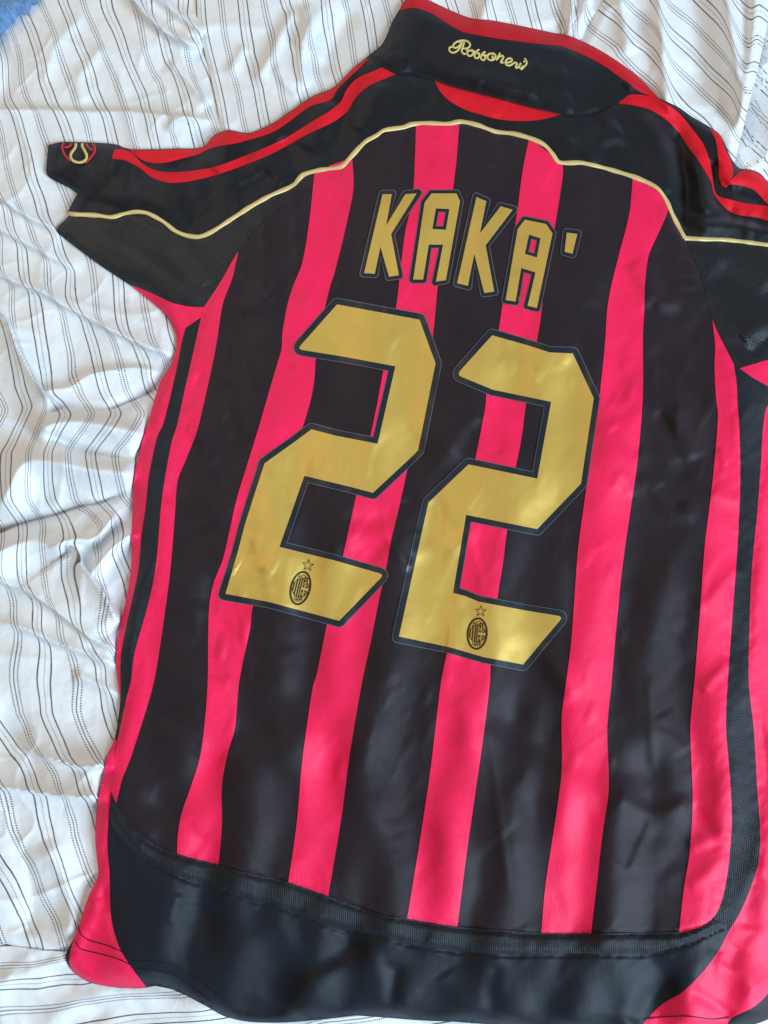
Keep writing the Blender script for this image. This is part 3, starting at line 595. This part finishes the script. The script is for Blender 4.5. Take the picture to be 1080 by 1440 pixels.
stripe('443,240 442,245 435,310 425,370 413,400 405,425 400,450 397,470 396,490 391,508 380,545 370,580 358,620 344,665 333,701 322,750 313,788 301,818 295,846 293,880 292,960 287,1025 280,1070 267,1110 255,1145 250,1175 249,1203',
       '495,222 496,232 497,265 485,325 470,385 465,400 457,432 450,470 444,504 442,533 437,562 426,600 412,650 395,720 375,790 355,855 352,880 345,915 336,960 330,1025 320,1060 312,1105 312,1160 307,1219')
stripe('585,176 584,210 580,280 570,325 562,390 557,432 548,475 539,521 530,570 521,612 510,660 501,697 489,751 482,782 470,830 459,881 445,950 440,965 425,1070 417,1160 405,1242',
       '646,173 642,225 635,280 625,345 616,400 609,470 598,540 585,605 572,664 559,723 550,760 543,799 534,839 522,900 509,960 492,1060 480,1150 461,1263')
stripe('744,194 735,240 727,300 719,350 707,425 702,460 692,510 684,553 683,569 675,613 669,643 660,700 652,770 642,840 628,920 620,960 605,1085 590,1185 572,1294',
       '781,222 791,232 791,250 780,320 767,390 760,450 755,479 748,525 740,567 733,618 725,659 718,710 713,746 707,794 700,838 695,890 690,936 689,960 680,1035 667,1125 655,1210 643,1305')
stripe('890,249 885,300 870,360 860,400 854,435 851,480 845,540 838,600 830,650 823,698 813,773 808,840 803,907 796,960 790,1010 790,1085 780,1160 767,1245 761,1314',
       '930,269 939,287 938,300 925,330 912,360 907,400 906,435 904,475 904,555 897,645 887,715 875,800 867,880 860,960 854,1025 856,1110 847,1175 839,1245 831,1315')
# outer red stripes run to the side strips
R0 = S('335,354 327,390 313,428 305,480 291,548 277,606 262,645 250,675 246,720 239,805 227,895 216,960 197,1025 182,1070 172,1095 163,1131')
iA = int(np.argmin(((ARM_L-np.array([336, 352]))**2).sum(1)))
P0 = dedupe(np.concatenate([R0, STRIP_L_R[::-1], ARM_L[iA+1:][::-1]]))
panel('stripe', P0, 0.38, M['red'], back, 4.5, seam=(0.3, 2.5), thick=0.5, pucker=0.25)
L5 = S('1002,450 1006,487 1005,512 1007,560 1010,583 1003,670 992,760 985,855 977,957 971,1025 974,1125 970,1200 962,1250 955,1313')
iB = int(np.argmin(((ARM_R-np.array([1002, 450]))**2).sum(1)))
P5 = dedupe(np.concatenate([L5, STRIP_R_L[::-1], ARM_R[iB:][::-1]]))
panel('stripe', P5, 0.38, M['red'], back, 4.5, seam=(0.3, 2.5), thick=0.5, pucker=0.25)

# --- side panels, strips, hem
SIDE_SIL = catmull(SIDE_L, 5)
def sil_between(a, b):
    i = int(np.argmin(((SIDE_SIL-np.array(a))**2).sum(1))); j = int(np.argmin(((SIDE_SIL-np.array(b))**2).sum(1)))
    return SIDE_SIL[min(i, j):max(i, j)+1]
panel('side_panel', dedupe(np.concatenate([STRIP_L_L, sil_between((169, 984), (247, 470)), A('247,469')])), 0.1, M['red'], shirt, 4.5, seam=(0.3, 2.5), pucker=0.2)
panel('side_strip', dedupe(np.concatenate([STRIP_L_R[:int(np.argmin(np.abs(STRIP_L_R[:, 1]-1048)))+1], A('164,1040 166,1012 169.5,985'), STRIP_L_L[::-1]])), 0.35, M['rib'], shirt, 4.5, seam=(0.4, 2.2))
panel('side_panel', dedupe(np.concatenate([FLAP_R, A('183,1390 144,1386 120,1379 101,1366 97,1352 99,1337'), sil_between((105, 1317), (161, 1039))])), 0.2, M['red'], shirt, 4.5, seam=(0.3, 2.5), pucker=0.2)
panel('side_strip', dedupe(np.concatenate([STRIP_R_L[:int(np.argmin(((STRIP_R_L-np.array([1006, 1288]))**2).sum(1)))+1], A('1003,1294 1024,1299'), STRIP_R_R[::-1], A('1060,532 1040,518')])), 0.35, M['rib'], shirt, 4.5, seam=(0.4, 2.2))
RIGHT_OUT = catmull(A('1108,560 1098,640 1092,720 1088,800 1085,880 1088,960 1095,1040 1104,1120 1110,1200 1112,1280 1108,1340 1082,1394 1060,1416 1027,1433 1020,1450'), 5)
panel('side_panel', dedupe(np.concatenate([RIGHT_OUT, A('970,1458 930,1460 896,1462'), HEM_R[::-1], STRIP_R_R[::-1]])), 0.15, M['red'], shirt, 4.5, seam=(0.3, 2.5), pucker=0.2)
trim = panel('hem_trim', dedupe(np.concatenate([TRIM_UP-np.array([0, 2.2]), S('955,1313 985,1304 1003,1294'), A('1024,1299'), TRIM_LO[::-1]])), 0.95, M['rib'], shirt, 4.5, seam=(0.9, 3.0), pucker=0.5, thick=1.6)
hemp = panel('hem_panel', dedupe(np.concatenate([TRIM_LO, HEM_R, A('870,1460 820,1456 740,1447 690,1441 640,1437 590,1435 540,1431 500,1428 450,1434 400,1438 350,1437 315,1429 290,1415 260,1399 241,1391 219,1386.5'), FLAP_R[FLAP_R[:, 1] > 1141][::-1]])), 0.25, M['navy'], shirt, 4.5, seam=(0.7, 4.0), pucker=0.4)

# --- yoke, sleeves
SIL_TOP_L = catmull(TOP_L, 5); iC = int(np.argmin(((SIL_TOP_L-np.array([163, 203]))**2).sum(1)))
TOPR = catmull(TOP_R, 5)
NOTCH = S('96,297 101,286 109,272')
yoke = panel('yoke', dedupe(np.concatenate([SIL_TOP_L[iC:-2], A('521,77'), SEAM, TOPR[1:int(np.argmin(((TOPR-np.array([1240, 320]))**2).sum(1)))+1], pipe_r[::-1], pipe[::-1], NOTCH, S('109,272 104,266 116,257 131,253 144,244 152,231 160,214 163,204')])),
             0.3, M['black'], shirt, 4.5, seam=(0.5, 3.5), pucker=0.25)
SL_L = J(pipe[:iL+1], ARM_L, S('287,432 265,431 240,425 215,413 184,401'), S('184,401 143,374 96,339 82,327 81,320 95,305 96,301'))[:-1]
panel('sleeve_panel', dedupe(SL_L), 0.35, M['mesh'], shirt, 4.5, seam=(0.5, 3.0), pucker=0.2)
panel('gusset', dedupe(J(S('184,401 215,413 240,425 265,431 287,432'), S('287,432 283,446 261,461 247,469'), S('247,469 240,452 227,436 184,401'))[:-1]), 0.3, M['red'], shirt, 4.5, seam=(0.4, 2.5), pucker=0.2)
SL_R = J(pipe_r, A('1226,366 1222,440 1212,470'), S('1212,470 1150,486 1080,506 1040,518'), S('1040,518 1032,512'), ARM_R[::-1])[:-1]
panel('sleeve_panel', dedupe(SL_R), 0.35, M['mesh'], shirt, 4.5, seam=(0.5, 3.0), pucker=0.2)
panel('gusset', dedupe(J(S('1040,518 1080,506 1150,486 1205,472'), S('1205,472 1165,492 1130,520 1100,552'), S('1100,552 1080,547 1060,533 1040,518'))[:-1]), 0.3, M['red'], shirt, 4.5, seam=(0.4, 2.5), pucker=0.2)
CUFF = np.concatenate([S('68,204 85,200 110,200 140,201 163,203')[:-1], S('163,203 160,214 152,231 144,244 131,253 116,257 104,266')[:-1], S('104,266 85,257 66,246 65,235 68,204')[:-1]])
cuff = panel('sleeve_cuff', dedupe(CUFF), 0.5, M['black'], shirt, 4.5, seam=(0.6, 3.0))
# emblem on the cuff
q = lambda s: A(s)/9.82+np.array([60, 190])
tube('emblem_ring', [q('295,112 270,150 280,220 320,290 385,355'), q('300,165 350,165 385,140 398,116'), q('682,116 715,160 720,220 680,290 590,385'), q('600,116 620,160 660,195 700,200')], 1.7, 0.75, M['thread_red'], cuff, step=1.5, twist=0.12)
tube('emblem_loop', q('460,112 450,170 400,240 385,290 410,345 480,375 550,370 600,330 605,270 570,200 545,150 552,112'), 2.0, 0.95, M['thread_gold'], cuff, step=1.5, twist=0.15)
tube('stitching', q('215,160 185,300 180,520 210,660'), 0.5, 0.4, M['thread_black'], cuff)
# shoulder stripes
def band(up, lo, off=0.75):
    return panel('shoulder_stripe', dedupe(np.concatenate([S(up), S(lo)[::-1]])), off, M['red2'], yoke, 4.5, seam=(0.25, 1.6), thick=0.7)
band('161,210 172,210 185,215 200,230 220,240 250,242 300,235 350,217 400,195 440,170 465,155 480,142 487,127 500,112 520,102 537,95', '157,223 175,225 195,235 215,250 240,257 280,252 330,237 380,217 430,190 470,170 490,155 495,145 505,132 520,120 540,111 557,104')
band('182,210 215,211 250,210 285,208 300,192 320,184 350,188 380,176 410,156 440,136 470,123 495,98 515,82', '187,215 201,225 218,229 234,228 257,222 279,217 290,211 307,206 340,199 380,187 405,172 435,150 465,140 475,125 490,110 505,96 517,84')
band('870,144 887,133 920,137 938,146 956,160 973,181 988,201 997,222 1001,240 1003,258 1008,274 1025,280 1050,286 1080,290 1130,300 1200,318', '872,146 887,147 914,154 938,169 956,187 967,204 980,222 993,243 1000,256 1004,272 1015,287 1030,299 1045,303 1065,305 1080,310 1130,322 1200,340')
band('998,180 1013,191 1020,210 1028,226 1031,246 1020,260', '999,182 1006,195 1011,225 1012,250 1017,262')
band('1018,261 1031,250 1042,240 1053,239 1067,244 1080,256 1110,273', '1021,263 1027,259 1042,260 1060,266 1070,275 1080,286 1105,297', 0.95)
# gold piping
tube('piping', pipe, 3.3, 0.15, M['piping'], shirt, smoothp=False, seg=8, wob=0.10, flat=0.8)
tube('piping', pipe_r, 3.3, 0.15, M['piping'], shirt, smoothp=False, seg=8, wob=0.06, flat=0.8)
tube('seam_loop', A('697,168 697,183'), 0.9, 0.3, M['thread_black'], yoke)
# collar
col_extra = lambda P: 1.0*np.exp(-((sdist(P, COLLAR)-20)/14)**2)
collar = panel('collar', dedupe(COLLAR), 0.9, M['black'], shirt, 4.5, seam=(0.6, 3.0), thick=2.0, pucker=0.2)
RED_LO = S('561,14 583,11 606,18 628,32 650,44 678,50 722,57 764,62 790,65 819,76 849,92 879,113 902,129 922,137')
RED_UP = S('561,14 569,1 582,-8 603,0.5 633,14.5 661,25.5 694,29.5 736,37.5 778,46.5 800,50.5 834,65.5 864,83.5 893,104.5 917,127.5 925,137')
panel('collar_trim', dedupe(np.concatenate([RED_UP, RED_LO[::-1]])), 1.3, M['redrib'], collar, 4.5, seam=(0.7, 3.0), thick=2.0)
panel('neck_patch', dedupe(J(S('611,113 639,123 694,137 750,152 789,161'), S('789,161 761,168 736,170 705,168 680,162 655,154 633,142 619,128 611,113'))[:-1]), 0.65, M['red2'], yoke, 4.5, seam=(0.3, 2.0))
tube('stitching', S('530,90 558,104.5 583,107 611,114 639,124 694,138 750,153 790,163 819,165.5 845,159 862,149'), 0.6, 0.55, M['thread_black'], collar, smoothp=False)
q = lambda s: A(s)/8.31+np.array([622, 46])
script = ['222,108 170,106 128,142 138,176 185,162 215,128 225,102', '228,106 204,172 162,220 112,232 80,204 86,172 124,162', '165,106 222,90 282,96 322,130 314,166 275,184 236,180', '256,108 236,170 226,214 246,246 278,244', '278,184 292,212 300,226',
 '334,204 298,214 290,250 320,272 354,252 362,216 334,204 362,218 386,216', '432,194 404,212 376,258 382,290 412,296 430,270 420,242 396,236 440,244', '504,222 476,236 450,276 452,306 480,320 502,292 490,266 466,262 530,262',
 '594,244 546,246 526,286 546,316 592,316 622,286 612,252 582,240', '574,282 588,276 592,290 578,296', '672,234 656,274 630,322', '640,302 682,270 712,276 696,320 682,346 716,348', '728,350 772,346 812,326 800,300 760,306 736,346 748,376 786,382 832,356', '830,354 850,348 872,360 856,392 862,412 892,394', '918,352 896,394 914,416 946,384', '960,298 986,350 952,400 916,430', '948,330 962,348']
tube('embroidery', [q(s) for s in script], 1.5, 1.15, M['thread_gold'], collar, step=1.2, seg=6, twist=0.10, label='gold script embroidery on the collar')
# hem stitching on the red flap and the black hem
tube('stitching', [A('110,1300 113,1313 125,1322 149,1329 173,1339'), A('106,1324 113,1334 135,1340 164,1348 184,1357'), ], 0.75, 0.25, M['thread_dark'], shirt)
tube('stitching', [A('905,1433 935,1430 965,1429 1000,1433 1026,1431')], 0.75, 0.25, M['thread_dark'], shirt)
tube('stitching', [A('185,1351 215,1352 245,1358 280,1378 305,1400 330,1425'), A('190,1362 215,1364 240,1370 270,1388 295,1408'), ], 0.8, 0.2, M['thread_black'], hemp)
tube('stitching', [TRIM_LO[2:-2:2]], 0.9, -0.35, M['thread_black'], trim)
tube('stitching', [TRIM_UP[2:-2:2]], 0.7, -0.25, M['thread_black'], trim)

# --- name and number
def round_corners(P, rmap):                         # replace some corners by short arcs
    out = []
    n = len(P)
    for i in range(n):
        r = rmap.get(i, 0)
        if not r: out.append(P[i]); continue
        a, b, c = P[i-1], P[i], P[(i+1) % n]; u = (a-b)/np.linalg.norm(a-b); v = (c-b)/np.linalg.norm(c-b)
        for j in range(6):
            t = j/5; out.append((1-t)**2*(b+u*r)+2*t*(1-t)*b+t*t*(b+v*r))
    return np.array(out)
def printed(name, gold, holes, bw, fw, label, sp):
    g = np.asarray(gold, float); ob = offset_poly(g, bw); of = offset_poly(g, fw)
    hb = [offset_poly(h, -bw, False) for h in holes]; hf = [offset_poly(h, -fw, False) for h in holes]
    root = panel(name, straight(ob, sp), 0.78, M['border'], shirt, 4.5, [straight(h, sp) for h in hb], seam=(0, 1), thick=0.06, label=label)
    panel('film_rim', straight(of, sp), 0.62, M['film'], root, 4.5, [straight(h, sp) for h in hf], seam=(0, 1), thick=0.06)
    panel('gold_fill', straight(g, sp), 1.04, M['gold'], root, 4.5, [straight(h, sp) for h in holes], seam=(0, 1), thick=0.06)
    return root
TWO_L = A('474,428 590,449.5 612.5,511 588,633 582.5,639 524.5,693 490,684 428,669 393,769 470,788 540,808 477,873 378,846.5 317,835 333,781 344,739 357,697.6 372,651.6 416,620 438,603.7 471.5,612.5 531,624 556,515 480,501 418,491')
TWO_L = round_corners(TWO_L, {10: 7, 24: 8})
d1 = printed('digit', TWO_L, [], 7.6, 8.7, 'gold number two next to the left sleeve seam', 5.0)
TWO_R = A('692,471.5 740,485 773,495.5 805.5,497 835,560 817,680 755.5,744 655.5,724 637,834 652.5,837.5 673,846 742,859 792,867 735.5,934.5 680,924 631.7,910 561,895 602.5,706.7 658.7,653 755.5,673 775,565 693,548 642,527')
TWO_R = round_corners(TWO_R, {12: 8, 22: 8})
d2 = printed('digit', TWO_R, [], 7.6, 8.7, 'gold number two next to the right sleeve seam', 5.0)
del d1['label'], d2['label']
printed('letter', A('538,273 551,273 543,317 570,273 586,272 550,329 561,387 547,389 535,347 527,385 512,384'), [], 4.2, 5.4, None, 3.5)
printed('letter', A('607,272 642,272 647,283 627,394 613,396 623,344 603,344 595,393 581,393 597,285'), [A('613,293 632,294 627,323 608,322')], 4.0, 5.2, None, 3.5)
printed('letter', A('670,277 684,283 675,328 704,290 721,295 683,345 695,410 681,412 667,357 658,402 643,398'), [], 4.2, 5.4, None, 3.5)
printed('letter', A('738,309 768,315 777,328 755,433 742,430 753,383 733,377 725,424 711,422 728,322'), [A('744,330 760,335 755,362 738,357')], 4.0, 5.2, None, 3.5)
printed('apostrophe', A('797,327 812,329 805,357 794,354'), [], 4.2, 5.4, None, 3.0)

# --- crest and star printed at the foot of each digit
def flat_shape(polys, off):                         # list of (outline, holes) in photo px -> verts, faces
    VV = []; FF = []; base = 0
    for o, hs in polys:
        P, T = triangulate(np.asarray(o, float), [np.asarray(h, float) for h in hs], 50.0)
        VV.append(p2w(P, jersey_h(P)+off)); FF += [tuple(t+base) for t in T]; base += len(P)
    return np.concatenate(VV), FF
def text_shape(txt, fn, off):
    cu = bpy.data.curves.new('t', 'FONT'); cu.body = txt; cu.size = 1.0; cu.align_x = 'CENTER'; cu.offset = 0.02
    ob = bpy.data.objects.new('t', cu); C.objects.link(ob); dg = bpy.context.evaluated_depsgraph_get(); dg.update()
    me = ob.evaluated_get(dg).to_mesh(); P = np.array([(v.co.x, v.co.y) for v in me.vertices]); Fc = [tuple(p.vertices) for p in me.polygons]
    ob.evaluated_get(dg).to_mesh_clear(); bpy.data.objects.remove(ob); bpy.data.curves.remove(cu)
    Q = fn(P); return p2w(Q, jersey_h(Q)+off), Fc
def crest(parent, cx, cy, a, b, tilt, sx, sy, sr, stilt):
    ct, st = math.cos(tilt), math.sin(tilt)
    def loc(P):                                     # unit oval coords (x right, y up) -> photo px
        P = np.asarray(P, float); x = P[:, 0]*a; y = -P[:, 1]*b
        return np.stack([cx+x*ct-y*st, cy+x*st+y*ct], 1)
    an = np.linspace(0, 2*math.pi, 40, endpoint=False); ring = np.stack([np.cos(an), np.sin(an)], 1)
    P1 = [(loc(ring), [loc(ring*np.array([0.80, 0.88]))])]
    V, Fc = flat_shape(P1, 1.22); make('crest_ring', V, Fc, M['ink'], parent, smooth=False)
    ir = np.array([0.80, 0.52])                     # inner disc that holds stripes and cross
    def chord(x0, x1, y0=-1, y1=1):
        xs = np.linspace(x0, x1, 6); yt = np.minimum(ir[1]*np.sqrt(np.maximum(0, 1-(xs/ir[0])**2)), y1); yb = np.maximum(-ir[1]*np.sqrt(np.maximum(0, 1-(xs/ir[0])**2)), y0)
        return loc(np.concatenate([np.stack([xs, yt], 1), np.stack([xs[::-1], yb[::-1]], 1)]))
    bars = [(chord(x, x+0.13), []) for x in (-0.74, -0.50, -0.26)]+[(chord(-0.05, 0.06), [])]
    V, Fc = flat_shape(bars, 1.22); make('crest_stripes', V, Fc, M['ink'], parent, smooth=False)
    quad = [(chord(0.15, 0.33, 0.08, 1), []), (chord(0.15, 0.33, -1, -0.07), []), (chord(0.46, 0.70, 0.08, 1), []), (chord(0.46, 0.70, -1, -0.07), [])]
    quad2 = []
    for o, _ in quad:
        c = o.mean(0); quad2.append((o, [c+(o-c)*0.45]))
    V, Fc = flat_shape(quad2, 1.22); make('crest_cross', V, Fc, M['ink'], parent, smooth=False)
    arc = np.linspace(0.25, math.pi-0.25, 16)
    rims = []
    for sgn in (1, -1):
        o = np.stack([np.cos(arc)*0.80, sgn*(np.sin(arc)*0.56)], 1); i = np.stack([np.cos(arc)*0.76, sgn*(np.sin(arc)*0.50)], 1); rims.append((loc(np.concatenate([o, i[::-1]])), []))
    V, Fc = flat_shape(rims, 1.21); make('crest_disc_edge', V, Fc, M['ink'], parent, smooth=False)
    V, Fc = text_shape('ACM', lambda P: loc(np.stack([P[:, 0]*0.50, 0.585+P[:, 1]*0.29-(P[:, 0])**2*0.13], 1)), 1.22); make('crest_letters', V, Fc, M['ink'], parent, smooth=False)
    V, Fc = text_shape('1899', lambda P: loc(np.stack([P[:, 0]*0.44, -0.80+P[:, 1]*0.30+(P[:, 0])**2*0.11], 1)), 1.22); make('crest_year', V, Fc, M['ink'], parent, smooth=False)
    def star(r):
        out = []
        for k in range(10):
            an = stilt-math.pi/2+k*math.pi/5; rr = r if k % 2 == 0 else r*0.42; out.append((sx+rr*math.cos(an), sy+rr*math.sin(an)))
        return np.array(out)
    V, Fc = flat_shape([(star(sr), [star(sr*0.74)])], 1.22); make('star', V, Fc, M['ink'], parent, smooth=False)
crest(d1, 422.4, 827, 14.6, 24.7, 0.25, 433, 795, 9.3, 0.16)
crest(d2, 671, 891, 14.8, 22.8, 0.09, 676, 859.5, 9.0, 0.06)
print('tris', sum(len(o.data.polygons) for o in bpy.data.objects if o.type == 'MESH'), 'objects', len(bpy.data.objects))
